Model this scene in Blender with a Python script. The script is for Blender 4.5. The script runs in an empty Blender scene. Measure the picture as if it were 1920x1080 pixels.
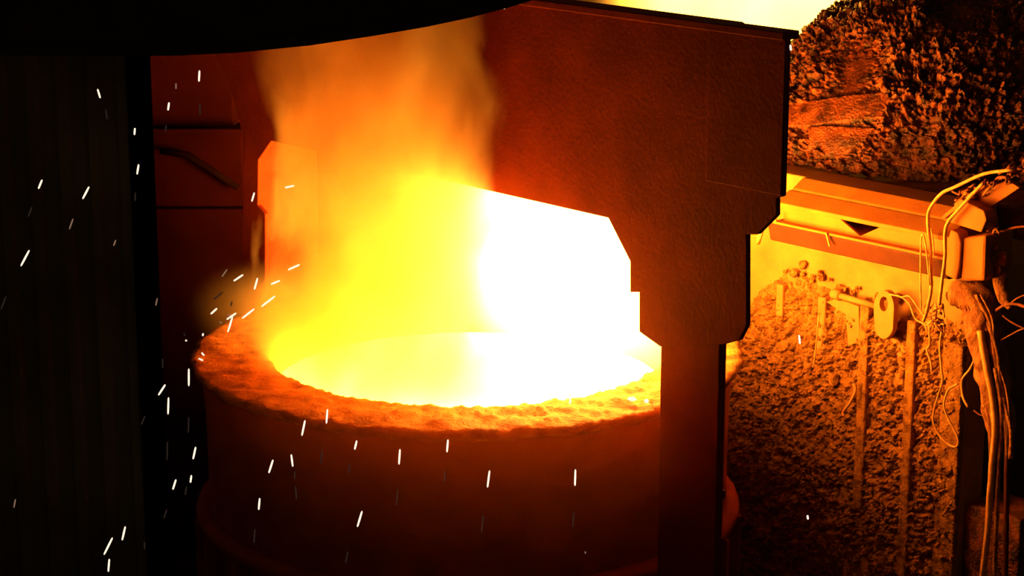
import bpy, bmesh, math, random
from mathutils import Vector, noise

random.seed(7)
S = bpy.context.scene
COL = S.collection

# ------------------------------------------------------------------ camera
F = 4200.0                       # focal length in pixels of the 1920x1080 frame
PITCH = math.radians(14.2)
H = 3.6                          # height of the ladle rim above the floor
FW = Vector((0, math.cos(PITCH), -math.sin(PITCH)))
UP = Vector((0, math.sin(PITCH), math.cos(PITCH)))
RT = Vector((1, 0, 0))
CAM = Vector((0, 0, H)) - 14.7 * (FW + RT * ((877 - 960) / F) - UP * ((652 - 540) / F))
cd = bpy.data.cameras.new('camera')
cd.sensor_width = 36.0
cd.lens = 36.0 * F / 1920.0
cd.clip_end = 200
cam = bpy.data.objects.new('camera', cd)
COL.objects.link(cam)
cam.location = CAM
cam.rotation_euler = (math.pi / 2 - PITCH, 0, 0)
S.camera = cam

# ------------------------------------------------------------------ world, exposure
W = bpy.data.worlds.new('world')
S.world = W
W.use_nodes = True
W.node_tree.nodes['Background'].inputs[0].default_value = (0.9, 0.55, 0.15, 1)
W.node_tree.nodes['Background'].inputs[1].default_value = 0.028
S.view_settings.view_transform = 'Standard'
S.view_settings.look = 'None'
S.view_settings.exposure = 0.0
S.view_settings.gamma = 1.0
S.view_settings.use_curve_mapping = False
S.cycles.max_bounces = 4
S.cycles.diffuse_bounces = 2
S.cycles.volume_bounces = 1
S.cycles.use_denoising = True
S.cycles.sample_clamp_indirect = 6.0

FIRE = (1.0, 0.31, 0.017)        # colour of the light the melt and its flames give off
BATH_STRENGTH = 90.0
FLAME_LAMP = 230.0
REAR_LAMP = 120.0


def lamp(name, loc, power, radius):
    l = bpy.data.lights.new(name, 'POINT')
    l.energy = power
    l.color = FIRE
    l.shadow_soft_size = radius
    o = bpy.data.objects.new(name, l)
    COL.objects.link(o)
    o.location = loc
    return o


# ------------------------------------------------------------------ pixels to places
def ray(x, y):
    return FW + RT * ((x - 960) / F) - UP * ((y - 540) / F)


def on_plane(x, y, p, n):
    d = ray(x, y)
    return CAM + d * ((Vector(p) - CAM).dot(n) / d.dot(n))


def at_y(x, y, Y):               # the point of this pixel at world depth Y
    return on_plane(x, y, (0, Y, 0), Vector((0, 1, 0)))


TH = math.radians(48)            # yoke and furnace wall both run at this angle
U = Vector((math.cos(TH), -math.sin(TH), 0))
N = Vector((-math.sin(TH), -math.cos(TH), 0))
Z = Vector((0, 0, 1))
WD = 2.7                         # wall plane lies this far behind the ladle axis


def un(s, n, z):                 # along the yoke, towards the camera, height over the rim
    return U * s + N * n + Z * (H + z)


def yk(x, y, q=0.25):
    p = on_plane(x, y, N * q, N)
    return p.dot(U), p.z - H


def wl(x, y, a=0.0):             # point of a pixel on the plane a metres in front of the wall
    return on_plane(x, y, N * (a - WD), N)


def wsz(x, y, a=0.0):
    p = wl(x, y, a)
    return p.dot(U), p.z - H


# ------------------------------------------------------------------ materials
MATS = {}


def mat(name, c1, c2=None, rough=0.7, metal=0.0, scale=6.0, bump=0.0, bscale=40.0, c3=None, spec=0.12):
    m = bpy.data.materials.new(name)
    m.use_nodes = True
    nt = m.node_tree
    b = nt.nodes['Principled BSDF']
    b.inputs['Roughness'].default_value = rough
    b.inputs['Metallic'].default_value = metal
    b.inputs['Specular IOR Level'].default_value = spec
    c2 = c2 or tuple(v * 0.6 for v in c1)
    tc = nt.nodes.new('ShaderNodeNewGeometry')
    nz = nt.nodes.new('ShaderNodeTexNoise')
    nz.inputs['Scale'].default_value = scale
    nz.inputs['Detail'].default_value = 6
    nt.links.new(tc.outputs['Position'], nz.inputs['Vector'])
    rp = nt.nodes.new('ShaderNodeValToRGB')
    rp.color_ramp.elements[0].position = 0.32
    rp.color_ramp.elements[1].position = 0.68
    rp.color_ramp.elements[0].color = (*c2, 1)
    rp.color_ramp.elements[1].color = (*c1, 1)
    if c3:
        e = rp.color_ramp.elements.new(0.5)
        e.color = (*c3, 1)
    nt.links.new(nz.outputs['Fac'], rp.inputs[0])
    nt.links.new(rp.outputs[0], b.inputs['Base Color'])
    if bump:
        n2 = nt.nodes.new('ShaderNodeTexNoise')
        n2.inputs['Scale'].default_value = bscale
        n2.inputs['Detail'].default_value = 5
        nt.links.new(tc.outputs['Position'], n2.inputs['Vector'])
        bp = nt.nodes.new('ShaderNodeBump')
        bp.inputs['Strength'].default_value = bump
        bp.inputs['Distance'].default_value = 0.02
        nt.links.new(n2.outputs['Fac'], bp.inputs['Height'])
        nt.links.new(bp.outputs[0], b.inputs['Normal'])
    MATS[name] = m
    return m


def emit(name, col, strength, sample=True):
    m = bpy.data.materials.new(name)
    m.use_nodes = True
    nt = m.node_tree
    nt.nodes.clear()
    o = nt.nodes.new('ShaderNodeOutputMaterial')
    e = nt.nodes.new('ShaderNodeEmission')
    e.inputs[0].default_value = (*col, 1)
    e.inputs[1].default_value = strength
    nt.links.new(e.outputs[0], o.inputs[0])
    if not sample:
        m.cycles.emission_sampling = 'NONE'
    MATS[name] = m
    return m


mat('yoke_steel', (0.17, 0.022, 0.005), (0.11, 0.012, 0.003), rough=0.75, scale=3, bump=0.15)
mat('ladle_steel', (0.34, 0.055, 0.012), (0.24, 0.035, 0.008), rough=0.75, scale=4, bump=0.2)
mat('rim_slag', (0.58, 0.24, 0.06), (0.20, 0.06, 0.018), rough=0.6, scale=7, bump=0.5, bscale=50, c3=(0.44, 0.165, 0.042))
mat('lining', (0.5, 0.3, 0.18), (0.3, 0.16, 0.09), rough=0.9, scale=8, bump=0.4)
mat('dark_steel', (0.05, 0.035, 0.02), (0.03, 0.02, 0.012), rough=0.8, scale=3, bump=0.1)
mat('sheet', (0.15, 0.13, 0.08), (0.07, 0.06, 0.038), rough=0.7, scale=1.5, bump=0.1)
mat('back_plate', (0.24, 0.055, 0.012), (0.19, 0.04, 0.009), rough=0.8, scale=2, bump=0.1)
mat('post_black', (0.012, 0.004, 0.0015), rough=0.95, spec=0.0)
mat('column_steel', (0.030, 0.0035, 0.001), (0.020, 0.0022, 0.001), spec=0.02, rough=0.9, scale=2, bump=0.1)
mat('wall_plate', (0.52, 0.25, 0.07), (0.40, 0.17, 0.045), rough=0.7, scale=5, bump=0.25, bscale=25)
mat('slag', (0.50, 0.215, 0.045), (0.16, 0.055, 0.013), rough=0.5, scale=16, bump=0.9, bscale=60, c3=(0.37, 0.155, 0.032))
mat('slag_dark', (0.28, 0.066, 0.014), (0.03, 0.007, 0.003), rough=0.3, scale=10, bump=0.9, bscale=55, c3=(0.13, 0.03, 0.008), spec=0.45)
mat('beam_paint', (0.44, 0.155, 0.024), (0.36, 0.115, 0.018), rough=0.6, scale=5, bump=0.12)
mat('rail_shade_dark_pipe', (0.10, 0.024, 0.007), (0.06, 0.013, 0.004), rough=0.6, scale=4, bump=0.1)  # dark pipes; on the beam's lower rail this dark colour stands in for shade
mat('cable', (0.78, 0.40, 0.13), (0.55, 0.25, 0.08), rough=0.5, scale=25)
mat('cable_dark', (0.26, 0.07, 0.03), (0.14, 0.035, 0.015), rough=0.5, scale=25)
mat('lagging', (0.42, 0.17, 0.05), (0.16, 0.05, 0.016), rough=0.7, scale=14, bump=0.8, bscale=40)
mat('floor_dust', (0.05, 0.025, 0.012), (0.02, 0.011, 0.006), rough=0.95, scale=2, bump=0.5)
emit('melt', FIRE, BATH_STRENGTH)
emit('spark_hot', (1.0, 0.74, 0.52), 1.6, False)
emit('spark_dim', (1.0, 0.55, 0.36), 0.22, False)
emit('spark_faint', (1.0, 0.62, 0.45), 0.022, False)


# ------------------------------------------------------------------ mesh helpers
def link(name, me, m, parent=None):
    o = bpy.data.objects.new(name, me)
    COL.objects.link(o)
    if m:
        me.materials.append(MATS[m])
    if parent:
        o.parent = parent
    return o


def pydata(name, vs, fs, m, parent=None, smooth=False):
    me = bpy.data.meshes.new(name)
    me.from_pydata([tuple(v) for v in vs], [], fs)
    me.update()
    bm = bmesh.new()
    bm.from_mesh(me)
    bmesh.ops.recalc_face_normals(bm, faces=bm.faces)
    bm.to_mesh(me)
    bm.free()
    if smooth:
        for p in me.polygons:
            p.use_smooth = True
    return link(name, me, m, parent)


def empty(name, loc=(0, 0, 0)):
    o = bpy.data.objects.new(name, None)
    COL.objects.link(o)
    o.empty_display_size = 0.1
    return o                      # parts carry world coordinates, so the empty stays at the origin


def tag(o, label=None, cat=None, group=None, kind=None):
    if label:
        o['label'] = label
    if cat:
        o['category'] = cat
    if group:
        o['group'] = group
    if kind:
        o['kind'] = kind
    return o


def bevel(o, w=0.008, seg=2):
    b = o.modifiers.new('bevel', 'BEVEL')
    b.width = w
    b.segments = seg
    b.limit_method = 'ANGLE'
    return o


def prism(name, pts, vec, m, parent=None, bev=0.006):
    """polygon of world points pushed along vec"""
    vec = Vector(vec)
    n = len(pts)
    vs = [Vector(p) for p in pts] + [Vector(p) + vec for p in pts]
    fs = [tuple(range(n)), tuple(range(2 * n - 1, n - 1, -1))]
    fs += [(i, (i + 1) % n, n + (i + 1) % n, n + i) for i in range(n)]
    o = pydata(name, vs, fs, m, parent)
    return bevel(o, bev) if bev else o


def ubox(name, s0, s1, n0, n1, z0, z1, m, parent=None, bev=0.008):
    """box in the yoke / wall frame"""
    return prism(name, [un(s0, n0, z0), un(s1, n0, z0), un(s1, n0, z1), un(s0, n0, z1)], N * (n1 - n0), m, parent, bev)


def wbox(name, x0, x1, y0, y1, z0, z1, m, parent=None, bev=0.008):
    return prism(name, [(x0, y0, z0), (x1, y0, z0), (x1, y0, z1), (x0, y0, z1)], (0, y1 - y0, 0), m, parent, bev)


def smooth_path(pts, sub=6):
    pts = [Vector(p) for p in pts]
    if len(pts) < 3:
        return pts
    out = []
    P = [pts[0] * 2 - pts[1]] + pts + [pts[-1] * 2 - pts[-2]]
    for i in range(1, len(P) - 2):
        p0, p1, p2, p3 = P[i - 1], P[i], P[i + 1], P[i + 2]
        for k in range(sub):
            t = k / sub
            out.append(0.5 * ((2 * p1) + (p2 - p0) * t + (2 * p0 - 5 * p1 + 4 * p2 - p3) * t * t + (3 * p1 - p0 - 3 * p2 + p3) * t ** 3))
    out.append(pts[-1])
    return out


def tube(name, pts, r, m, parent=None, sides=8, sub=6, wob=0.0, flat=1.0):
    path = smooth_path(pts, sub)
    n = len(path)
    vs, fs = [], []
    for i, p in enumerate(path):
        t = (path[min(i + 1, n - 1)] - path[max(i - 1, 0)]).normalized()
        a = t.cross(Vector((0.31, 0.9, 0.3))).normalized()
        b = t.cross(a).normalized()
        rr = r[min(int(i * len(r) / n), len(r) - 1)] if isinstance(r, (list, tuple)) else r
        if isinstance(r, (list, tuple)):
            x = i / max(n - 1, 1) * (len(r) - 1)
            j = min(int(x), len(r) - 2)
            rr = r[j] + (r[j + 1] - r[j]) * (x - j)
        for k in range(sides):
            an = 2 * math.pi * k / sides
            q = rr
            if wob:
                q *= 1 + wob * noise.noise(p * 9 + Vector((math.cos(an), math.sin(an), 0)) * 1.7)
            vs.append(p + a * math.cos(an) * q + b * math.sin(an) * q * flat)
    for i in range(n - 1):
        for k in range(sides):
            fs.append((i * sides + k, i * sides + (k + 1) % sides, (i + 1) * sides + (k + 1) % sides, (i + 1) * sides + k))
    fs.append(tuple(range(sides)))
    fs.append(tuple(range((n - 1) * sides, n * sides)))
    return pydata(name, vs, fs, m, parent, smooth=True)


def lathe(name, prof, m, parent=None, seg=128, rough=0.0, rfreq=5.0, close=False, c=(0, 0)):
    """profile of (radius, height over the rim); optional roughness"""
    vs, fs = [], []
    n = len(prof)
    for i in range(seg):
        an = 2 * math.pi * i / seg
        for (r, z) in prof:
            p = Vector((r * math.cos(an), r * math.sin(an), z))
            if rough:
                d = noise.noise(p * rfreq) + 0.6 * noise.noise(p * rfreq * 2.7) + 0.6 * noise.noise(p * rfreq * 6)
                e = noise.noise(p * rfreq * 1.3 + Vector((9, 3, 1)))
                p = p + Vector((math.cos(an) * e * rough, math.sin(an) * e * rough, d * rough))
            vs.append((p.x + c[0], p.y + c[1], p.z + H))
    m2 = n if close else n - 1
    for i in range(seg):
        for k in range(m2):
            a, b = i * n + k, i * n + (k + 1) % n
            c2, d = ((i + 1) % seg) * n + (k + 1) % n, ((i + 1) % seg) * n + k
            fs.append((a, b, c2, d))
    return pydata(name, vs, fs, m, parent, smooth=True)


# ================================================================== the setting
floor = wbox('floor', -9, 9, -9, 12, -0.3, 0, 'floor_dust', bev=0)
tag(floor, kind='structure')

# far wall seen through the yoke
wb = empty('wall_back')
tag(wb, kind='structure')
BY = 4.6
p0, p1 = at_y(200, 326, BY), at_y(900, 326, BY)
wbox('wall_panel', p0.x - 1, p1.x + 0.2, BY, BY + 0.2, 0, p0.z, 'back_plate', wb)
wbox('wall_panel', p0.x - 1, p1.x + 0.2, BY + 0.14, BY + 0.3, p0.z, 12, 'back_plate', wb)

wbox('wall_panel', p1.x + 0.2, 9, BY + 2.0, BY + 2.2, 0, 12, 'dark_steel', wb)

# dark corrugated sheet wall on the left, nearer than the ladle
wlft = empty('wall_left')
tag(wlft, kind='structure')
LY = -1.55
xr = at_y(272, 600, LY).x
xl = xr - 1.9
ncor = 44
sheet_w = (xr - xl) / ncor
vs = []
fs = []
rib = [(0, 0), (0.30, 0), (0.42, 0.028), (0.72, 0.028), (0.84, 0), (1.0, 0)]
pr = []
for i in range(11):
    for (a, d) in rib[:-1]:
        pr.append((xl + (i + a) * (xr - xl) / 11, LY - d))
pr.append((xr, LY))
n = len(pr)
for z in (0.0, 7.0):
    vs += [(x, y, z) for x, y in pr]
vs += [(x, y + 0.006, z) for z in (0.0, 7.0) for x, y in pr]
for i in range(n - 1):
    fs.append((i, i + 1, n + i + 1, n + i))
    fs.append((2 * n + i, 3 * n + i, 3 * n + i + 1, 2 * n + i + 1))
pydata('corrugated_sheet', vs, fs, 'sheet', wlft)
prism('corner_post', [(xr - .04, LY - .05, 0), (xr + .1, LY - .05, 0), (xr - .0, LY + .05, 0), (xr - .04, LY + .05, 0)], (0, 0, 7), 'post_black', wlft, 0)

def chips(q, f, seed=0.0):       # broken flakes: every cell stands at its own height and tilt
    ds, ps = noise.voronoi(q * f + Vector((seed, seed * .7, 2)))
    c = ps[0]
    h = noise.cell(c * 31.7) * 0.5 + 0.5
    t = (q * f + Vector((seed, seed * .7, 2)) - c).dot(Vector((noise.cell(c * 17.1), noise.cell(c * 23.3), noise.cell(c * 29.9))))
    return h + 0.6 * t - 0.5 * max(0.0, 0.16 - (ds[1] - ds[0])) / 0.16


# furnace pit wall on the right: plain plate above, slag crust below
wr = empty('wall_right')
tag(wr, kind='structure')
S_L, S_R = -3.2, wsz(1812, 700)[0]
ZT = 0.86
ubox('wall_plate', S_L, S_R, -WD - 0.25, -WD, -H, ZT, 'wall_plate', wr, 0.01)
# recessed far jamb past the dark gap and the panel beyond
sg0, zg = wsz(1846, 962)
ubox('lower_panel', S_R + 0.001, sg0 + 0.25, -WD - 0.45, -WD - 0.06, -H, zg, 'slag_dark', wr)
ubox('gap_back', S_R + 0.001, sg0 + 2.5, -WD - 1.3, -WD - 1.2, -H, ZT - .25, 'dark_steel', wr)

# slag crust: a lumpy relief growing out of the plate
s0c, s1c = wsz(1330, 700)[0], S_R
z0c, z1c = -2.3, 0.5
NS, NZ = 380, 420


def crust_line(s):               # height where the crust starts to thicken
    x0, z0 = wsz(1400, 545)
    xa, za = wsz(1480, 500)
    xb, zb = wsz(1600, 565)
    xc, zc = wsz(1800, 610)
    ks = [(s0c - 1, z0 - 0.1), (x0, z0 - 0.1), (xa, za), (xb, zb), (xc, zc), (s1c + 1, zc)]
    for (a, b), (c, d) in zip(ks, ks[1:]):
        if a <= s <= c:
            return b + (d - b) * (s - a) / (c - a)
    return zc


vs, fs = [], []
for j in range(NZ + 1):
    z = z0c + (z1c - z0c) * j / NZ
    for i in range(NS + 1):
        s = s0c + (s1c - s0c) * i / NS
        q = Vector((s, z, 0.0))
        line = crust_line(s) + 0.05 * noise.noise(q * 6 + Vector((3, 0, 5))) + 0.03 * noise.noise(q * 14)
        k = min(max((line - z) / 0.10, -1), 1)
        lump = 0.034 * chips(q, 21) + 0.022 * chips(q, 43, 4.0) + 0.008 * noise.noise(q * 70)
        big = 0.035 * noise.noise(q * 3.1) + 0.03 * noise.noise(q * 7)
        h = (lump + big + 0.012) * (0.5 + 0.5 * k) - 0.045 * (0.5 - 0.5 * k)
        vs.append(un(s, -WD + h, z))
for j in range(NZ):
    for i in range(NS):
        a = j * (NS + 1) + i
        fs.append((a, a + 1, a + NS + 2, a + NS + 1))
cr = pydata('slag_crust', vs, fs, 'slag', wr, smooth=True)
tag(cr, kind='stuff')

# upright ribs standing out of the crust
for (x0, x1, y0, y1, dep) in [(1455, 1468, 532, 592, .06), (1533, 1548, 556, 655, .065), (1612, 1629, 572, 955, .07),
                              (1700, 1717, 600, 1200, .075), (1768, 1806, 640, 1250, .05)]:
    sa, za = wsz(x0, y0, dep)
    sb, _ = wsz(x1, y0, dep)
    _, zb = wsz(x0, y1, dep)
    ubox('rib', sa, sb, -WD - 0.01, -WD + dep, zb, za, 'wall_plate' if y0 < 560 else 'slag', wr, 0.012)


def lump_mesh(seed):
    bm = bmesh.new()
    bmesh.ops.create_icosphere(bm, subdivisions=2, radius=1)
    for v in bm.verts:
        d = 1 + 0.45 * noise.noise(v.co * 1.3 + Vector((seed * 7.3, 1, 2))) + 0.25 * noise.noise(v.co * 3.1 + Vector((0, seed * 3.1, 2)))
        v.co *= d
    me = bpy.data.meshes.new('slag_lump')
    bm.to_mesh(me)
    bm.free()
    me.materials.append(MATS['slag'])
    return me


LUMPS = [lump_mesh(i) for i in range(5)]
rnd = random.Random(3)
spots = []
for i in range(18):              # rubble along the top of the crust
    t = rnd.random()
    spots.append((1472 + t * 215, 497 + t * 70 + rnd.uniform(-7, 14), rnd.uniform(3, 6)))
spots += [(1505, 497, 9), (1490, 512, 10), (1540, 520, 9), (1575, 540, 9), (1680, 560, 10), (1690, 715, 14), (1565, 712, 15), (1700, 860, 14),
          (1745, 872, 13), (1760, 850, 10), (1765, 905, 12), (1735, 845, 9), (1450, 665, 10), (1500, 700, 8)]
for i, (x, y, rp) in enumerate(spots):
    o = bpy.data.objects.new('slag_lump', LUMPS[i % 5])
    COL.objects.link(o)
    o.parent = wr
    o.location = wl(x, y, 0.03)
    r = rp / 270
    o.scale = (r * rnd.uniform(.8, 1.3), r * rnd.uniform(.7, 1), r * rnd.uniform(.6, 1.1))
    o.rotation_euler = (rnd.uniform(0, 6), rnd.uniform(0, 6), rnd.uniform(0, 6))

# furnace platform behind the beam
pf = ubox('trim_1', -2.6, S_R + 1.2, -WD - 3.6, -WD - 0.26, ZT - 0.22, ZT + 0.0, 'slag_dark', None, 0.01)
tag(pf, kind='structure')

# ================================================================== ladle
RO, RI = 1.8, 1.3
lad = tag(empty('steel_ladle'), 'large round steel ladle with slag-crusted rim, full of glowing melt', 'ladle')
lathe('shell', [(1.40, -H + 0.25), (1.62, -H + 0.27), (1.70, -1.6), (1.715, -0.36), (1.74, -0.05), (1.6, -0.04), (1.5, -1.5), (1.4, -H + 0.4)],
      'ladle_steel', lad, close=True)
prof = []
for i in range(15):              # crusted top: flat-topped lip that slopes into the mouth
    t = i / 14
    r = RO + (RI - RO) * t
    prof.append((r, 0.012 * math.sin(math.pi * t)))
prof = [(1.70, -0.10), (RO - 0.03, -0.06), (RO - .008, -0.035), (RO, -0.010)] + prof[1:] + [(RI - 0.01, -0.06), (RI - 0.02, -0.10), (RI, -0.5), (1.5, -0.5), (1.62, -0.12)]
lathe('rim', prof, 'rim_slag', lad, seg=520, rough=0.016, rfreq=7, close=True)
lathe('lining', [(RI + 0.01, -0.10), (RI - 0.02, -0.9), (RI + 0.1, -0.9), (RI + 0.12, -0.12)], 'lining', lad, close=True)
lathe('flange_ring', [(1.70, -0.98), (1.79, -1.0), (1.80, -1.03), (1.79, -1.08), (1.69, -1.12)], 'ladle_steel', lad, close=True)
lathe('flange_ring', [(1.69, -1.95), (1.84, -1.97), (1.84, -2.03), (1.68, -2.06)], 'ladle_steel', lad, close=True)
for i in range(24):              # upright stiffeners between the two rings
    an = 2 * math.pi * (i + .5) / 24
    c, s = math.cos(an), math.sin(an)
    t = Vector((-s, c, 0)) * 0.02
    b = Vector((c, s, 0))
    prism('stiffener', [b * 1.69 - t + Z * (H - 1.97), b * 1.81 - t + Z * (H - 1.97), b * 1.81 - t + Z * (H - 1.08), b * 1.69 - t + Z * (H - 1.08)], t * 2, 'ladle_steel', lad, 0.004)
for sg in (-1, 1):               # trunnions
    vs, fs = [], []
    m_ = 28
    prof_t = [(1.62, 0.25), (1.86, 0.25), (1.87, 0.2), (2.22, 0.2), (2.25, 0.18), (2.25, 0.0)]
    for i in range(m_):
        an = 2 * math.pi * i / m_
        for (ss, rr) in prof_t:
            vs.append(un(sg * ss, rr * math.cos(an), -1.95 + rr * math.sin(an)))
    k = len(prof_t)
    for i in range(m_):
        for j in range(k - 1):
            fs.append((i * k + j, i * k + j + 1, ((i + 1) % m_) * k + j + 1, ((i + 1) % m_) * k + j))
    pydata('trunnion', vs, fs, 'ladle_steel', lad, smooth=False)
for i in range(4):               # feet that carry the ladle
    an = math.radians(45 + 90 * i)
    x, y = 1.35 * math.cos(an), 1.35 * math.sin(an)
    wbox('foot', x - .16, x + .16, y - .16, y + .16, 0, 0.3, 'ladle_steel', lad, 0.01)

bath = lathe('molten_steel', [(0.0, -0.24), (0.5, -0.235), (1.0, -0.24), (RI + 0.005, -0.25)], 'melt', None, seg=48)
tag(bath, 'white-hot molten steel filling the ladle to just below its rim', 'molten steel')

# bright hot drops lying on the rim
for (x, y, r, lab) in [(1212, 752, .013, 'round white-hot drop on the ladle rim beside the near hook'),
                       (1185, 748, .016, 'elongated glowing drop on the ladle rim, left of the round drop')]:
    me = lump_mesh(9)
    me.materials.clear()
    o = link('hot_drop', me, 'spark_hot')
    o.location = on_plane(x, y, (0, 0, H + 0.045), Z)
    o.scale = (r, r, r) if r < .015 else (r * 1.6, r, r * .8)
    tag(o, lab, 'metal drop', 'hot drops on the rim')

# ================================================================== ladle yoke
yo = tag(empty('ladle_yoke'), 'heavy dark steel lifting yoke spanning the ladle, lit red from below', 'crane yoke')
Q = 0.25


def yp(lst, q=Q):
    return [un(*(lambda a: (a[0], q, a[1]))(yk(x, y, q))) for (x, y) in lst]


ZB = 0.5 * (yk(1140, 410)[1] + yk(940, 362)[1])       # underside of the crossbeam
ZTOP = yk(1472, 70)[1]
SE = yk(1472, 200)[0]
s_in = yk(1140, 410)[0]
body = [(SE, ZTOP), (SE, yk(1472, 369)[1]), (yk(1456, 372)[0], yk(1456, 372)[1]), yk(1456, 404), yk(1420, 440), (yk(1400, 440)[0], yk(1400, 440)[1]),
        yk(1400, 610), yk(1386, 638), yk(1357, 646), yk(1237, 650), yk(1198, 622), yk(1198, 548), yk(1181, 548), yk(1181, 490), (s_in, ZB)]
left = [(yk(508, 243)[0], ZB), yk(484, 300), yk(483, 385), yk(497, 401), yk(497, 640), yk(452, 640), yk(455, 392), yk(455, 256), yk(431, 160), (yk(405, 105)[0], yk(405, 105)[1]), (yk(405, 105)[0], ZTOP)]
tl = 0.035
plate = [un(s, Q, z) for s, z in body + left]
prism('heat_shield', plate, -N * tl, 'yoke_steel', yo, 0.006)
ubox('crossbeam', -1.85, 2.1, -0.30, Q - tl, ZB + 0.06, ZTOP - 0.04, 'yoke_steel', yo, 0.015)
ubox('top_flange', yk(405, 105)[0], SE, Q - 0.1, Q + 0.03, ZTOP - 0.015, ZTOP + 0.03, 'yoke_steel', yo, 0.006)
# raised strap plates and seams on the shield
ubox('end_plate', yk(1328, 200)[0], SE - .004, Q - .005, Q + 0.008, yk(1456, 372)[1] + .02, ZTOP - 0.016, 'yoke_steel', yo, 0.004)
for sg in (-1, 1):
    # shank and hook below the bracket: profile in the n-z plane, pushed along the yoke
    sA = yk(1237, 700)[0]
    sB = sA + 0.27
    bk = -0.02 if sg > 0 else -0.30
    tp = 0.9 if sg > 0 else ZB - .02
    prof = [(bk, tp), (0.20, tp), (0.20, -1.7)]
    for k in range(13):          # hook bowl under the trunnion
        an = math.radians(0 - k * 15)
        prof.append((-0.12 + 0.55 * math.cos(an) * (0.62 if k < 1 else 1), -1.95 + 0.55 * math.sin(an)))
    prof += [(-0.66, -1.6), (-0.50, -1.6)]
    for k in range(9):
        an = math.radians(180 + k * 20)
        prof.append((-0.02 + 0.27 * math.cos(an), -1.95 + 0.27 * math.sin(an)))
    prof += [(0.0, -1.65), (bk, -1.45)]
    a, b = (sA, sB) if sg > 0 else (-sA - .16, -sA)
    hk = prism('hook', [un(a, nn, zz) for nn, zz in prof], U * (b - a), 'yoke_steel', yo, 0)
    c0, c1 = (sA, yk(1347, 700)[0]) if sg > 0 else (-sA - .16, -sA)
    ubox('shank_cover', c0, c1, 0.215, Q - .005, -1.05, 0.75, 'yoke_steel', hk, 0.006)
    for k in range(3):           # lamination plates of the hook
        s = a + (b - a) * (k + 0.5) / 3
        ubox('clamp_strap', a - 0.012, b + 0.012, -0.035, 0.21, -0.15 - k * 0.3, -0.10 - k * 0.3, 'yoke_steel', hk, 0.004) if k else None

# ================================================================== steel column at the far left of the yoke
co = tag(empty('steel_column'), 'dark red plate column with diagonal brace behind the yoke\'s far end', 'column')
CY = 2.6
cl, cr_ = at_y(246, 300, CY).x, at_y(497, 470, CY).x
z1 = at_y(360, 392, CY).z
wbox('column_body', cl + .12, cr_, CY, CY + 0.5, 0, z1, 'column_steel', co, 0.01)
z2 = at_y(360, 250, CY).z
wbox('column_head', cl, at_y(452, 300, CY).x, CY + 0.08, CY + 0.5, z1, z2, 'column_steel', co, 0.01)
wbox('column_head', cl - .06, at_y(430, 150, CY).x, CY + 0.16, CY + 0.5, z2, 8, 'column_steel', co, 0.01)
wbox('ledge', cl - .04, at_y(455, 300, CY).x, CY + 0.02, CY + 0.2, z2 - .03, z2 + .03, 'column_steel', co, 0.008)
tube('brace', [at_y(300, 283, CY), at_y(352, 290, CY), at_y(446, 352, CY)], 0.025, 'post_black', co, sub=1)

# ================================================================== dark overhead hood, top left, in front
HY = -3.2
arc = [(-400, 92), (-200, 98), (0, 102), (200, 104), (330, 103), (450, 97), (580, 84), (700, 66), (800, 49), (880, 32), (950, 14), (1005, -3), (1060, -26)]
pts = [at_y(x, y, HY) for x, y in arc]
top = at_y(900, -420, HY).z
pts += [Vector((pts[-1].x, HY, top)), Vector((pts[0].x, HY, top))]
hood = tag(empty('exhaust_hood'), 'black curved-bottom hood hanging across the upper left corner', 'hood')
prism('hood_shell', pts, (0, 0.06, 0), 'dark_steel', hood, 0.004)
low = [at_y(x, y, HY) for x, y in arc]
vs = [p + Vector((0, dy, dz)) for dy, dz in ((-0.03, 0), (-0.03, 0.05), (0.7, 0.05), (0.7, 0.0)) for p in low]
k = len(low)
fs = [(r * k + i, r * k + i + 1, ((r + 1) % 4) * k + i + 1, ((r + 1) % 4) * k + i) for r in range(4) for i in range(k - 1)]
fs += [(0, k, 2 * k, 3 * k), (k - 1, 2 * k - 1, 3 * k - 1, 4 * k - 1)]
pydata('bottom_lip', vs, fs, 'dark_steel', hood)

# ================================================================== beam along the furnace wall
bmn = tag(empty('wall_beam'), 'orange-lit steel beam running along the furnace wall behind the near hook', 'beam')
s_b = wsz(1779, 465, .5)[0]
A = .50
z_f = 0.5 * (wsz(1600, 413, A)[1] + wsz(1455, 374, A)[1])   # upper flange edge
z_w = 0.5 * (wsz(1600, 453, A)[1] + wsz(1445, 409, A)[1])   # foot of the web
z_b = 0.5 * (wsz(1600, 488, A)[1] + wsz(1760, 524, A)[1])   # bottom
WN = -WD
s_l = wsz(1455, 374, A)[0]
prism('upper_flange', [un(s_l, WN + a, z) for a, z in ((A, z_f - .03), (A, z_f), (A - .13, z_f + .065), (-.02, z_f + .065), (-.02, z_f - .03))], U * (s_b - s_l), 'beam_paint', bmn, 0.005)
prism('back_kerb', [un(s_l + .02, WN + a, z) for a, z in ((A - .14, z_f + .06), (A - .15, z_f + .08), (A - .25, z_f + .14), (-.02, z_f + .14), (-.02, z_f + .06))], U * (s_b - s_l - .12), 'beam_paint', bmn, 0.005)
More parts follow.
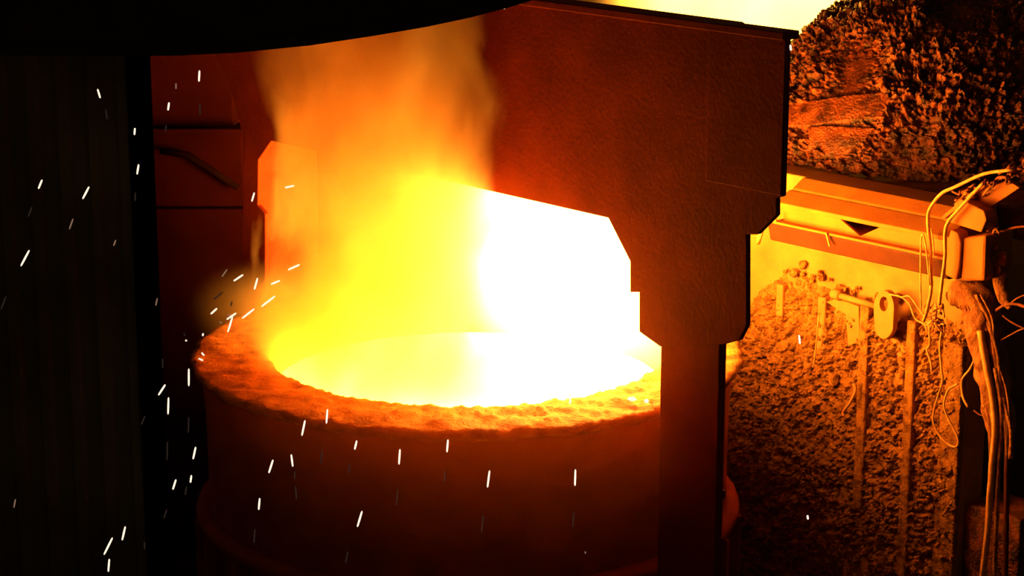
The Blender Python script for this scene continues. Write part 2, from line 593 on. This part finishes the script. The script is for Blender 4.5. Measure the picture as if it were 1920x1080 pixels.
# web, with a triangular opening
tri = [wsz(1570, 415, A - .05), wsz(1652, 438, A - .05), wsz(1612, 458, A - .05)]
wa = WN + A - .05
L0, L1 = s_l + .03, s_b - .02
zt, zb_ = z_f - .03, z_w
tri[0] = (tri[0][0], zt)
tri[1] = (tri[1][0], zt - 0.005)
tri[2] = (tri[2][0], max(tri[2][1], zb_ + 0.012))
for nm, poly in [('web', [(L0, zb_), (tri[2][0], zb_), tri[2], tri[0], (L0, zt)]),
                 ('web', [(tri[2][0], zb_), (L1, zb_), (L1, zt), tri[1], tri[2]])]:
    prism(nm, [un(s, wa, z) for s, z in poly], -N * 0.02, 'beam_paint', bmn, 0)
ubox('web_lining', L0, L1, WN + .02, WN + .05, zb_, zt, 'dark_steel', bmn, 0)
ubox('lower_flange', s_l - .02, L1, WN - .02, WN + A + .01, z_w - .012, z_w + .006, 'beam_paint', bmn, 0.004)
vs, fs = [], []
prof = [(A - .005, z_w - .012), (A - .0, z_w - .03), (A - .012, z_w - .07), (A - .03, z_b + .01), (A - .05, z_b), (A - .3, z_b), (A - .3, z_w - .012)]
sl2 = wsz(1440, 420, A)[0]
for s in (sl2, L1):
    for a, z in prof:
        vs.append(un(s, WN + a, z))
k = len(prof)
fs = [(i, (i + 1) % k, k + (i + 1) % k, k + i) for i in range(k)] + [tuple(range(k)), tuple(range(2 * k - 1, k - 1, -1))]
pydata('lower_rail', vs, fs, 'rail_shade_dark_pipe', bmn)  # shade on the beam's lower face is put into this rail's dark colour
tube('weld_rod', [wl(1549, 436, A + .02), wl(1556, 462, A + .02)], 0.008, 'cable', bmn)
tube('bracket_stub', [wl(1427, 434, A), wl(1421, 455, A - .1)], 0.018, 'cable', bmn)
tube('bolt_head', [wl(1447, 404, A + .0), wl(1455, 414, A + .03)], 0.012, 'cable', bmn)
for (x, y) in ((1635, 400), (1690, 415), (1712, 418), (1725, 421), (1520, 368), (1612, 378)):
    o = bpy.data.objects.new('slag_lump', LUMPS[(x // 7) % 5])
    COL.objects.link(o)
    o.parent = bmn
    o.location = on_plane(x, y, (0, 0, H + z_f + .01), Z)
    r = rnd.uniform(.015, .035)
    o.scale = (r * 1.4, r, r * .7)

# end bracket where beam and post meet
eb = tag(empty('end_bracket'), 'boxy steel bracket capping the right end of the wall beam', 'bracket')
A2 = .52
prism('end_box', [wl(x, y, A2) for x, y in ((1803, 446), (1849, 441), (1846, 527), (1800, 528))], -N * .3, 'beam_paint', eb, 0.02)
prism('cap_plate', [wl(x, y, A2 + .04) for x, y in ((1779, 417), (1840, 436), (1850, 412), (1845, 395), (1800, 372))], -N * .12, 'beam_paint', eb, 0.008)
prism('end_cheek', [wl(x, y, A2 + .02) for x, y in ((1783, 430), (1797, 437), (1802, 455), (1799, 500), (1793, 526), (1772, 516), (1776, 450))], -N * .1, 'beam_paint', eb, 0.01)
rl = tag(empty('channel_rail'), 'short steel channel slanting up right from the bracket under loose cables', 'rail')
prism('rail_web', [wl(x, y, A2 - .06) for x, y in ((1762, 408), (1776, 418), (1852, 392), (1912, 352), (1890, 338), (1856, 348), (1838, 352))], -N * .05, 'beam_paint', rl, 0.006)
prism('rail_lip', [wl(x, y, A2 - .02) for x, y in ((1762, 408), (1770, 411), (1842, 352), (1836, 348))], -N * .05, 'beam_paint', rl, 0.004)

# hook plate hanging right of the bracket
hp = tag(tube('hanging_plate', [wl(x, y, .4) for x, y in ((1878, 470), (1879, 500), (1874, 525), (1882, 560), (1893, 578))], [.05, .04, .045, .04, .015], 'lagging', None, flat=.4),
         'curved hanging strap plate on the dark right side of the bracket', 'strap')

# lug with eye, and its rod
lg = tag(empty('lifting_lug'), 'oval steel lug plate with an eye and a rod on the slag wall', 'lug')
La = .16
ring = []
for i in range(28):
    an = 2 * math.pi * i / 28
    ring.append((1657 + 19 * math.cos(an), 578 + 33 * math.sin(an) + (24 if math.sin(an) > 0.3 else 0)))
hole = [(1657 + 8 * math.cos(2 * math.pi * i / 28), 570 + 14 * math.sin(2 * math.pi * i / 28)) for i in range(28)]
vs = []
for a in (La, La - .05):
    vs += [wl(x, y, La) + N * (a - La) for x, y in ring]
    vs += [wl(x, y, La) + N * (a - La) for x, y in hole]
fs = []
for i in range(28):
    j = (i + 1) % 28
    fs += [(i, j, 28 + j, 28 + i), (56 + i, 56 + j, 84 + j, 84 + i), (i, j, 56 + j, 56 + i), (28 + i, 28 + j, 84 + j, 84 + i)]
pydata('lug_plate', vs, fs, 'wall_plate', lg)
tube('rod', [wl(1572, 554, .10), wl(1642, 574, .13)], 0.022, 'wall_plate', lg)
tube('rod_socket', [wl(1562, 550, .09), wl(1576, 555, .10)], 0.036, 'wall_plate', lg)
prism('gusset', [wl(x, y, .07) for x, y in ((1548, 566), (1572, 560), (1610, 575), (1612, 640), (1590, 650), (1585, 590))], -N * .06, 'wall_plate', lg, 0.006)

# ================================================================== crusted furnace shell, upper right
fv = tag(empty('furnace_shell'), 'round furnace shell thick with dark slag crust above the beam', 'furnace')
FA = -2.12
fc = wl(1790, 470, FA)
dd = (fc - CAM).dot(FW)
R = 505 / F * dd
vs, fs = [], []
NA, NE = 1000, 330
zmin = ZT + .02 + H - fc.z
def inside(px, py, poly):
    c = False
    for (ax, ay), (bx, by) in zip(poly, poly[1:] + poly[:1]):
        if (ay > py) != (by > py) and px < (bx - ax) * (py - ay) / (by - ay) + ax:
            c = not c
    return c


SCABS = [[(1440, 200), (1520, 190), (1580, 180), (1660, 172), (1668, 190), (1655, 222), (1580, 228), (1520, 236), (1440, 240)],
         [(1515, 238), (1560, 236), (1640, 240), (1625, 262), (1570, 300), (1520, 275)]]
for j in range(NE + 1):
    e0 = math.asin(max(-1, zmin / R)) - 0.0
    el = e0 + (math.pi / 2 - e0) * j / NE
    for i in range(NA):
        an = 2 * math.pi * i / NA
        d = Vector((math.cos(an) * math.cos(el), math.sin(an) * math.cos(el), math.sin(el)))
        p = d * R
        # crust thick low and to the right, thin on the upper left
        hgt = (p.z - zmin) / R
        m = 0.5 + 1.2 * noise.noise(p * 1.7 + Vector((2.1, 0.4, 1.3))) + 0.55 * (0.75 - hgt) + 0.25 * d.dot(U)
        m = min(max(m, 0.06), 1.0)
        if d.dot(N) < -0.25:     # far side
            v3 = amp = 0.0
        else:
            v3 = noise.noise(p * 48)
            amp = m * (0.06 * chips(p, 13) + 0.042 * chips(p, 27, 3.0) + 0.012 * v3 + 0.06 * noise.noise(p * 4)) + 0.02 * noise.noise(p * 2.5)
        rel = fc + p - CAM
        if d.y < 0.2 and any(inside(960 + F * rel.x / rel.dot(FW), 540 - F * rel.dot(UP) / rel.dot(FW), g) for g in SCABS):
            amp = 0.06 + 0.015 * noise.noise(p * 6) + .004 * v3   # smooth scabs of run-off slag
        vs.append(fc + d * (R - 0.05 + amp))
for j in range(NE):
    for i in range(NA):
        fs.append((j * NA + i, j * NA + (i + 1) % NA, (j + 1) * NA + (i + 1) % NA, (j + 1) * NA + i))
pydata('slag_crust', vs, fs, 'slag_dark', fv, smooth=True)
# ================================================================== cables and hoses on the right
CABLES = [
    ('power_cable', [(1900, 318), (1845, 326), (1792, 350), (1765, 363), (1743, 392), (1740, 420), (1744, 460), (1745, 500), (1746, 540), (1737, 585), (1731, 602)], .55, 3.2, 'cable',
     'bright cable arching over the beam\'s right end and hanging left of the other'),
    ('power_cable', [(1845, 342), (1820, 368), (1800, 390), (1778, 416), (1772, 440), (1772, 480), (1767, 520), (1761, 572)], .60, 3.4, 'cable',
     'bright cable along the slanting rail, then straight down to the tangle'),
    ('loop_wire', [(1727, 580), (1726, 520), (1727, 452), (1731, 440), (1736, 462), (1740, 500), (1743, 535)], .57, 1.6, 'cable',
     'narrow upright hairpin wire loop in front of the beam'),
    ('loose_wire', [(1746, 428), (1750, 455), (1751, 480)], .57, 1.3, 'cable', 'short thin wire end beside the arching cable on the beam'),
    ('lug_wire', [(1668, 552), (1690, 557), (1706, 572), (1716, 597), (1733, 608), (1738, 620)], .18, 1.9, 'cable', 'thin wire from the lug eye drooping to the tangle'),
    ('lug_wire', [(1690, 558), (1704, 555), (1714, 566), (1724, 580), (1734, 592), (1744, 575)], .19, 1.8, 'cable', 'thin wire bending above the drooping one, right of the lug'),
    ('hanging_wire', [(1742, 612), (1743, 645), (1738, 656), (1745, 678), (1747, 697)], .17, 2.2, 'cable', 'kinked short wire hanging below the tangle'),
    ('looped_cable', [(1766, 618), (1762, 652), (1765, 690), (1767, 715), (1758, 745), (1751, 770), (1750, 792), (1760, 815), (1775, 831), (1790, 838), (1797, 830), (1792, 812), (1779, 788), (1771, 768), (1771, 750), (1779, 730), (1796, 720)], .16, 2.2, 'cable',
     'pale cable hanging in a long narrow loop against the ribbed wall'),
    ('curly_cable', [(1830, 600), (1826, 612), (1834, 638), (1832, 660), (1820, 690), (1806, 708), (1803, 722), (1806, 745), (1815, 763)], .22, 2.5, 'cable', 'S-shaped cable crossing the dark gap by the post'),
    ('short_strap', [(1600, 719), (1604, 733), (1592, 757), (1581, 772), (1582, 780)], .12, 3.0, 'cable', 'short curved bright strap lying on the slag wall between two ribs'),
    ('thin_rod', [(1535, 592), (1531, 640), (1525, 690)], .12, 1.6, 'cable', 'thin straight wire hanging left of the second rib'),
    ('red_cable', [(1868, 582), (1885, 572), (1905, 570), (1930, 578)], .4, 3.2, 'cable_dark', 'red arched cable at the right picture edge, thickest of the bunch'),
    ('red_cable', [(1897, 567), (1910, 558), (1935, 549)], .42, 1.8, 'cable_dark', 'thin red cable rising to the right picture edge above the arched one'),
    ('red_cable', [(1880, 592), (1895, 603), (1912, 612), (1935, 622)], .42, 1.8, 'cable_dark', 'thin red cable falling to the right picture edge below the arched one'),
    ('red_cable', [(1874, 640), (1895, 628), (1912, 619), (1935, 612)], .40, 1.8, 'cable_dark', 'lowest red cable, crossing under the falling one at the right edge'),
    ('side_cable', [(1866, 437), (1885, 432), (1905, 426), (1935, 424)], .4, 2.4, 'cable_dark', 'dim cable stretching right from the bracket into the dark'),
    ('flat_hose', [(1838, 620), (1850, 690), (1860, 740), (1866, 800), (1862, 850), (1858, 900), (1853, 980), (1846, 1050), (1838, 1110)], .46, 6.5, 'cable', 'bright ribbon-like hose hanging down beside the dark gap'),
    ('hanging_hose', [(1866, 690), (1878, 770), (1874, 850), (1870, 930), (1867, 1000), (1864, 1110)], .44, 4.5, 'lagging', 'straight hose hanging just right of the ribbon-like one'),
    ('drain_pipe', [(1889, 790), (1888, 900), (1886, 1000), (1885, 1110)], .20, 5.5, 'rail_shade_dark_pipe', 'dark straight pipe, rightmost of the hanging lines'),
    ('cross_wire', [(1826, 770), (1840, 779), (1855, 778), (1864, 772)], .3, 1.8, 'cable_dark', 'thin dark wire strung across the gap to the hanging hoses'),
]
for nm, pp, a, r, m, lab in CABLES:
    o = tube(nm, [wl(x, y, a) for x, y in pp], r / 285, m, None, sides=7, sub=5, wob=.15)
    tag(o, lab, 'hose' if 'hose' in nm else 'pipe' if 'pipe' in nm else 'strap' if 'strap' in nm else 'cable')

# lagged pipe bend with ragged wrapping
lp = tag(empty('lagged_pipe'), 'thick pipe wrapped in ragged lagging, bending down below the bracket', 'pipe')
tube('pipe_body', [wl(x, y, .34) for x, y in ((1792, 556), (1815, 552), (1838, 575), (1850, 630), (1862, 700), (1872, 770), (1880, 820))], [.08, .10, .12, .115, .11, .10, .07], 'lagging', lp, sides=20, wob=.35, sub=10)
for k in range(11):              # loose wrapping strands
    ox = rnd.uniform(-20, 22)
    tube('wrapping_strand', [wl(x + ox + rnd.uniform(-5, 5), y, .34 + .09) for x, y in ((1818, 552), (1838, 600), (1850, 660), (1864, 730), (1874, 800), (1876, 860))], rnd.uniform(.007, .016), 'lagging', lp, sides=6, wob=.3)
tube('pipe_mouth', [wl(1778, 556, .36), wl(1794, 552, .35)], 0.035, 'rail_shade_dark_pipe', lp)

# tangle of wire ends
tg = tag(empty('wire_tangle'), 'knot of wire ends where the hanging cables meet, left of the lagged pipe', 'wire tangle')
for k in range(16):
    cx, cy = 1752 + rnd.uniform(-14, 18), 592 + rnd.uniform(-22, 24)
    q = [wl(cx + rnd.uniform(-14, 14), cy + rnd.uniform(-14, 14), .17 + rnd.uniform(0, .12)) for _ in range(4)]
    tube('wire_end', q, rnd.uniform(.004, .009), 'cable' if k % 3 else 'cable_dark', tg, sides=5, sub=4)

# debris of cables over the rail
db = tag(empty('cable_debris'), 'matted cable debris heaped on the slanting rail at the furnace foot', 'debris')
for k in range(22):
    cx = rnd.uniform(1800, 1925)
    cy = 372 - (cx - 1790) * .45 + rnd.uniform(-10, 12)
    q = [wl(cx + t * 12 + rnd.uniform(-6, 6), cy - t * 6 + rnd.uniform(-7, 7), .42 + rnd.uniform(0, .1)) for t in (-1.2, -.3, .5, 1.3)]
    tube('strand', q, rnd.uniform(.005, .014), 'lagging' if k % 2 else 'cable_dark', db, sides=5, sub=4, wob=.3)
for k in range(14):
    cx, cy = 1860 + rnd.uniform(-7, 10), rnd.uniform(408, 505)
    q = [wl(cx + rnd.uniform(-6, 6), cy + t * 12, .40 + rnd.uniform(0, .06)) for t in (-1, 0, 1)]
    tube('strand', q, rnd.uniform(.006, .014), 'lagging', db, sides=5, sub=4, wob=.3)

# ================================================================== sparks
SPARKS = [  # x0 y0 x1 y1 kind(2 hot, 1 dim, 0 faint) region
    (183, 167, 188, 184, 2, 'w'), (79, 337, 72, 354, 2, 'w'), (167, 350, 155, 373, 2, 'w'), (55, 469, 39, 499, 2, 'w'), (137, 410, 130, 430, 1, 'w'),
    (60, 388, 53, 406, 0, 'w'), (217, 450, 213, 461, 1, 'w'), (11, 556, 2, 580, 0, 'w'), (29, 936, 26, 952, 1, 'w'), (198, 205, 201, 224, 0, 'w'),
    (253, 240, 252, 253, 2, 'c'), (260, 308, 257, 327, 2, 'c'), (317, 192, 315, 207, 2, 'c'), (374, 132, 373, 153, 2, 'c'), (330, 156, 330, 167, 1, 'c'),
    (312, 234, 310, 248, 0, 'c'), (375, 193, 375, 216, 0, 'c'), (254, 361, 253, 377, 0, 'c'), (477, 361, 472, 378, 2, 'y'), (534, 352, 552, 348, 2, 'y'),
    (295, 559, 292, 573, 1, 'c'), (305, 672, 305, 690, 0, 'c'), (310, 721, 297, 741, 2, 'c'), (316, 745, 315, 777, 2, 'c'), (354, 691, 354, 724, 2, 'c'),
    (354, 782, 353, 812, 0, 'c'), (314, 828, 313, 863, 0, 'c'), (367, 838, 362, 861, 2, 'l'), (330, 899, 324, 918, 2, 'c'), (359, 891, 357, 905, 2, 'c'),
    (313, 955, 307, 972, 0, 'c'), (350, 912, 347, 928, 0, 'c'), (235, 987, 229, 1013, 2, 'b'), (211, 1008, 195, 1040, 2, 'b'), (205, 1048, 203, 1072, 2, 'b'),
    (271, 1016, 271, 1030, 0, 'b'), (272, 780, 265, 796, 0, 'c'),
    (512, 862, 504, 887, 2, 'l'), (546, 852, 549, 875, 2, 'l'), (487, 934, 485, 956, 2, 'l'), (572, 788, 566, 817, 2, 'l'), (614, 767, 612, 794, 2, 'l'),
    (669, 826, 665, 843, 2, 'l'), (750, 842, 748, 871, 2, 'l'), (840, 824, 838, 848, 2, 'l'), (918, 882, 914, 914, 2, 'l'), (1079, 880, 1078, 911, 2, 'l'),
    (679, 958, 670, 988, 2, 'l'), (604, 842, 602, 870, 0, 'l'), (656, 870, 654, 888, 0, 'l'), (746, 918, 743, 948, 0, 'l'), (834, 882, 834, 904, 0, 'l'),
    (906, 966, 903, 999, 0, 'l'), (1076, 960, 1074, 988, 0, 'l'), (553, 884, 552, 898, 0, 'l'), (554, 912, 556, 936, 0, 'l'), (478, 992, 476, 1018, 0, 'l'),
    (652, 1034, 648, 1056, 0, 'l'), (1069, 738, 1069, 758, 2, 'l'), (1097, 1034, 1098, 1038, 1, 'l'),
    (426, 505, 416, 519, 1, 'r'), (456, 515, 438, 527, 2, 'r'), (483, 521, 477, 543, 2, 'r'), (525, 526, 508, 533, 2, 'r'), (562, 496, 540, 506, 2, 'r'),
    (516, 555, 490, 575, 2, 'r'), (477, 579, 454, 597, 2, 'r'), (407, 578, 395, 589, 2, 'r'), (443, 587, 425, 599, 2, 'r'), (436, 594, 427, 623, 2, 'r'),
    (428, 588, 430, 598, 1, 'r'), (418, 548, 400, 562, 0, 'r'), (381, 625, 380, 630, 2, 'r'), (349, 637, 349, 640, 2, 'r'), (378, 661, 383, 667, 2, 'r'), (372, 672, 381, 676, 2, 'r'),
    (411, 603, 417, 606, 1, 'r'), (345, 624, 347, 630, 0, 'r'), (435, 565, 433, 574, 0, 'r'),
    (946, 12, 945, 17, 2, 't'), (1482, 84, 1483, 95, 2, 't'), (1514, 966, 1515, 974, 2, 't'), (1498, 628, 1500, 645, 2, 't'),
]
WHERE = {'w': 'in front of the dark corrugated wall', 'c': 'falling beside the dark column left of the ladle', 'b': 'near the floor at bottom left',
         'l': 'in front of the ladle wall', 'r': 'flying off the left side of the ladle rim', 'y': 'by the far leg of the yoke'}
ORD = ['first', 'second', 'third', 'fourth', 'fifth', 'sixth', 'seventh', 'eighth', 'ninth', 'tenth', 'eleventh', 'twelfth', 'thirteenth', 'fourteenth',
       'fifteenth', 'sixteenth', 'seventeenth', 'eighteenth', 'nineteenth', 'twentieth', 'twenty-first', 'twenty-second', 'twenty-third', 'twenty-fourth',
       'twenty-fifth', 'twenty-sixth', 'twenty-seventh', 'twenty-eighth']
DEPTH = {'w': -1.9, 'c': -1.85, 'b': -2.1, 'l': -2.15, 'r': -1.2, 'y': -0.6, 't': -2.4}
ADJ = {2: 'white-hot', 1: 'dim', 0: 'faint fading'}
SINGLE = {946: 'tiny white spark beside the hood edge at the top', 1482: 'single spark at the right end of the yoke, before the furnace shell',
          1514: 'lone bright spark in the black area at lower right', 1498: 'pale spark in front of the slag wall, below the wall beam'}


def spindle(name, a, b, r, m):
    d = (b - a)
    L = d.length
    d.normalize()
    x = d.cross(Vector((0.2, 1, 0.1))).normalized()
    y = d.cross(x)
    c = (a + b) / 2
    vs, fs = [], []
    prof = [(-.5, .35), (-.42, .85), (0, 1.0), (.42, .85), (.5, .35)]
    for t, k in prof:
        for i in range(6):
            an = math.pi / 3 * i
            vs.append(d * (t * L) + (x * math.cos(an) + y * math.sin(an)) * r * k)
    for j in range(4):
        for i in range(6):
            fs.append((j * 6 + i, j * 6 + (i + 1) % 6, (j + 1) * 6 + (i + 1) % 6, (j + 1) * 6 + i))
    fs += [tuple(range(6)), tuple(range(24, 30))]
    o = pydata(name, vs, fs, m, None, smooth=True)
    o.location = c
    return o


for reg in 'wcblryt':
    for kd in (2, 1, 0):
        lst = sorted([s for s in SPARKS if s[5] == reg and s[4] == kd], key=lambda s: s[1] + s[3])
        for i, (x0, y0, x1, y1, k, _) in enumerate(lst):
            Y = DEPTH[reg]
            o = spindle('spark', at_y(x0, y0, Y), at_y(x1, y1, Y), (0.0058, 0.0045, 0.0045)[2 - k], ('spark_faint', 'spark_dim', 'spark_hot')[k])
            if reg == 't':
                lab = SINGLE[x0]
            elif len(lst) == 1:
                lab = f'only {ADJ[k]} spark {WHERE[reg]}'
            else:
                lab = f'{ADJ[k]} spark {WHERE[reg]}, {ORD[i]} from the top'
            tag(o, lab, 'spark', 'sparks thrown off the melt')


# ================================================================== flames and smoke (volumes)
def fume(nt, dens, tint, aniso=0.1, col=(1, 1, 1)):
    s_ = nt.nodes.new('ShaderNodeVolumeScatter')
    s_.inputs['Color'].default_value = (*col, 1)
    s_.inputs['Anisotropy'].default_value = aniso
    a_ = nt.nodes.new('ShaderNodeVolumeAbsorption')
    a_.inputs['Color'].default_value = (*tint, 1)
    add = nt.nodes.new('ShaderNodeAddShader')
    nt.links.new(dens, s_.inputs['Density'])
    nt.links.new(dens, a_.inputs['Density'])
    nt.links.new(s_.outputs[0], add.inputs[0])
    nt.links.new(a_.outputs[0], add.inputs[1])
    return add.outputs[0]


def volume(name, loc, scale, rot, build, step=0.35, shape='ball'):
    me = bpy.data.meshes.new(name)
    bm = bmesh.new()
    if shape == 'ball':
        bmesh.ops.create_icosphere(bm, subdivisions=3, radius=1)
    else:
        bmesh.ops.create_cone(bm, cap_ends=True, segments=32, radius1=1, radius2=1, depth=2)
    bm.to_mesh(me)
    bm.free()
    o = link(name, me, None)
    o.location = loc
    o.scale = scale
    o.rotation_euler = rot
    m = bpy.data.materials.new(name)
    m.use_nodes = True
    nt = m.node_tree
    nt.nodes.clear()
    out = nt.nodes.new('ShaderNodeOutputMaterial')
    tc = nt.nodes.new('ShaderNodeTexCoord')
    geo = nt.nodes.new('ShaderNodeNewGeometry')

    def math_(op, a, b=None, c=None, clamp=False):
        n = nt.nodes.new('ShaderNodeMath')
        n.operation = op
        n.use_clamp = clamp
        for i, v in enumerate((a, b, c)):
            if v is None:
                continue
            if isinstance(v, (int, float)):
                n.inputs[i].default_value = v
            else:
                nt.links.new(v, n.inputs[i])
        return n.outputs[0]

    def nz(scale, detail=4, stretch=(1, 1, 1), dist=0.0):
        mp = nt.nodes.new('ShaderNodeVectorMath')
        mp.operation = 'MULTIPLY'
        mp.inputs[1].default_value = stretch
        nt.links.new(geo.outputs['Position'], mp.inputs[0])
        n = nt.nodes.new('ShaderNodeTexNoise')
        n.inputs['Scale'].default_value = scale
        n.inputs['Detail'].default_value = detail
        n.inputs['Distortion'].default_value = dist
        nt.links.new(mp.outputs[0], n.inputs['Vector'])
        return n.outputs['Fac']
    ln = nt.nodes.new('ShaderNodeVectorMath')
    ln.operation = 'LENGTH'
    nt.links.new(tc.outputs['Object'], ln.inputs[0])
    sh = build(nt, math_, nz, ln.outputs['Value'], geo)
    nt.links.new(sh, out.inputs['Volume'])
    m.cycles.volume_step_rate = step
    me.materials.append(m)
    return o


def flame_shader(strength, col, edge=0.35):
    def b(nt, M, nz, r, geo):
        fall = M('DIVIDE', M('SUBTRACT', 1.0, r), edge, clamp=True)
        n = M('MULTIPLY_ADD', nz(1.6, 4, (1, 1, .6), .6), 3.0, -0.8, clamp=True)
        d = M('MULTIPLY', M('MULTIPLY', fall, fall), M('MULTIPLY_ADD', n, .8, .2))
        e = nt.nodes.new('ShaderNodeEmission')
        e.inputs[0].default_value = (*col, 1)
        nt.links.new(M('MULTIPLY', d, strength), e.inputs[1])
        return e.outputs[0]
    return b


def smoke_shader(density, col, nscale=1.8, lo=-0.9, gain=3.2, edge=0.5, aniso=0.2, soft=False):
    def b(nt, M, nz, r, geo):
        fall = M('DIVIDE', M('SUBTRACT', 1.0, r), edge, clamp=True)
        if soft:
            fall = M('MULTIPLY', fall, fall)
        n = M('MULTIPLY_ADD', nz(nscale, 5, (1, 1, .55), .8), gain, lo, clamp=True)
        d = M('MULTIPLY', M('MULTIPLY', fall, n), density)
        return fume(nt, d, col, aniso)
    return b


fl = volume('flame', un(0.35, -0.62, 0.62), (1.25, 0.75, 1.1), (0, 0, -TH), flame_shader(65, (1.0, 0.36, 0.035)), step=0.9)
tag(fl, 'white-hot flame filling the yoke opening above the ladle', 'flame', kind='stuff')
lamp('flame_light', un(0.45, -1.0, 0.26), FLAME_LAMP, 0.25)
rp_ = at_y(1450, -30, 4.9)
fl2 = volume('rear_flame', rp_, (1.6, 1.0, 1.05), (0, 0, 0), flame_shader(21, (1.0, 0.36, 0.03)), step=1.2)
tag(fl2, 'yellow-white flame glowing above the yoke beside the furnace shell', 'flame', kind='stuff')
lamp('rear_flame_light', rp_, REAR_LAMP, 0.4)


def plume_shader(density, col, edge=0.3):
    def b(nt, M, nz, r, geo):
        # upright column: fade by distance from its axis, edge broken up by billows
        tc = nt.nodes.new('ShaderNodeTexCoord')
        mp = nt.nodes.new('ShaderNodeVectorMath')
        mp.operation = 'MULTIPLY'
        mp.inputs[1].default_value = (1, 1, 0)
        nt.links.new(tc.outputs['Object'], mp.inputs[0])
        ln = nt.nodes.new('ShaderNodeVectorMath')
        ln.operation = 'LENGTH'
        nt.links.new(mp.outputs[0], ln.inputs[0])
        rr = M('MULTIPLY_ADD', M('SUBTRACT', nz(2.0, 5, (1, 1, .6), .5), .5), 1.3, ln.outputs['Value'])
        fall = M('DIVIDE', M('SUBTRACT', .85, rr), edge, clamp=True)
        n = M('MULTIPLY_ADD', nz(3.4, 5, (1, 1, .5), .6), 2.4, -0.5, clamp=True)
        d = M('MULTIPLY', M('MULTIPLY', fall, n), density)
        return fume(nt, d, col)
    return b


sm = volume('smoke_plume', un(-0.02, 0.66, 1.25), (0.86, 0.62, 1.5), (0, 0, 0), plume_shader(3.0, (0.97, 0.72, 0.40)), shape='cylinder', step=0.5)
tag(sm, 'billowing orange smoke column rising from the front of the ladle', 'smoke', kind='stuff')
p_ = at_y(590, 622, -0.5)
s2 = volume('rim_smoke', p_, (0.85, 0.8, 0.40), (0, 0.3, 0), smoke_shader(2.6, (0.97, 0.7, 0.35), edge=1.0, soft=True), step=0.8)
tag(s2, 'thin orange smoke spilling low over the left rim of the ladle', 'smoke', kind='stuff')


def haze_shader(nt, M, nz, r, geo):
    d = M('MULTIPLY', M('SUBTRACT', 1.0, r, clamp=True), 0.22)
    return fume(nt, d, (1.0, 0.8, 0.6), col=(1.0, 0.24, 0.05))


hz = volume('fume_haze', Vector((0.08, -1.6, H + 0.2)), (1.6, 1.6, 1.3), (0, 0, 0), haze_shader, step=2.0)
tag(hz, 'thin red-lit fume haze hanging around the ladle and yoke', 'haze', kind='stuff')
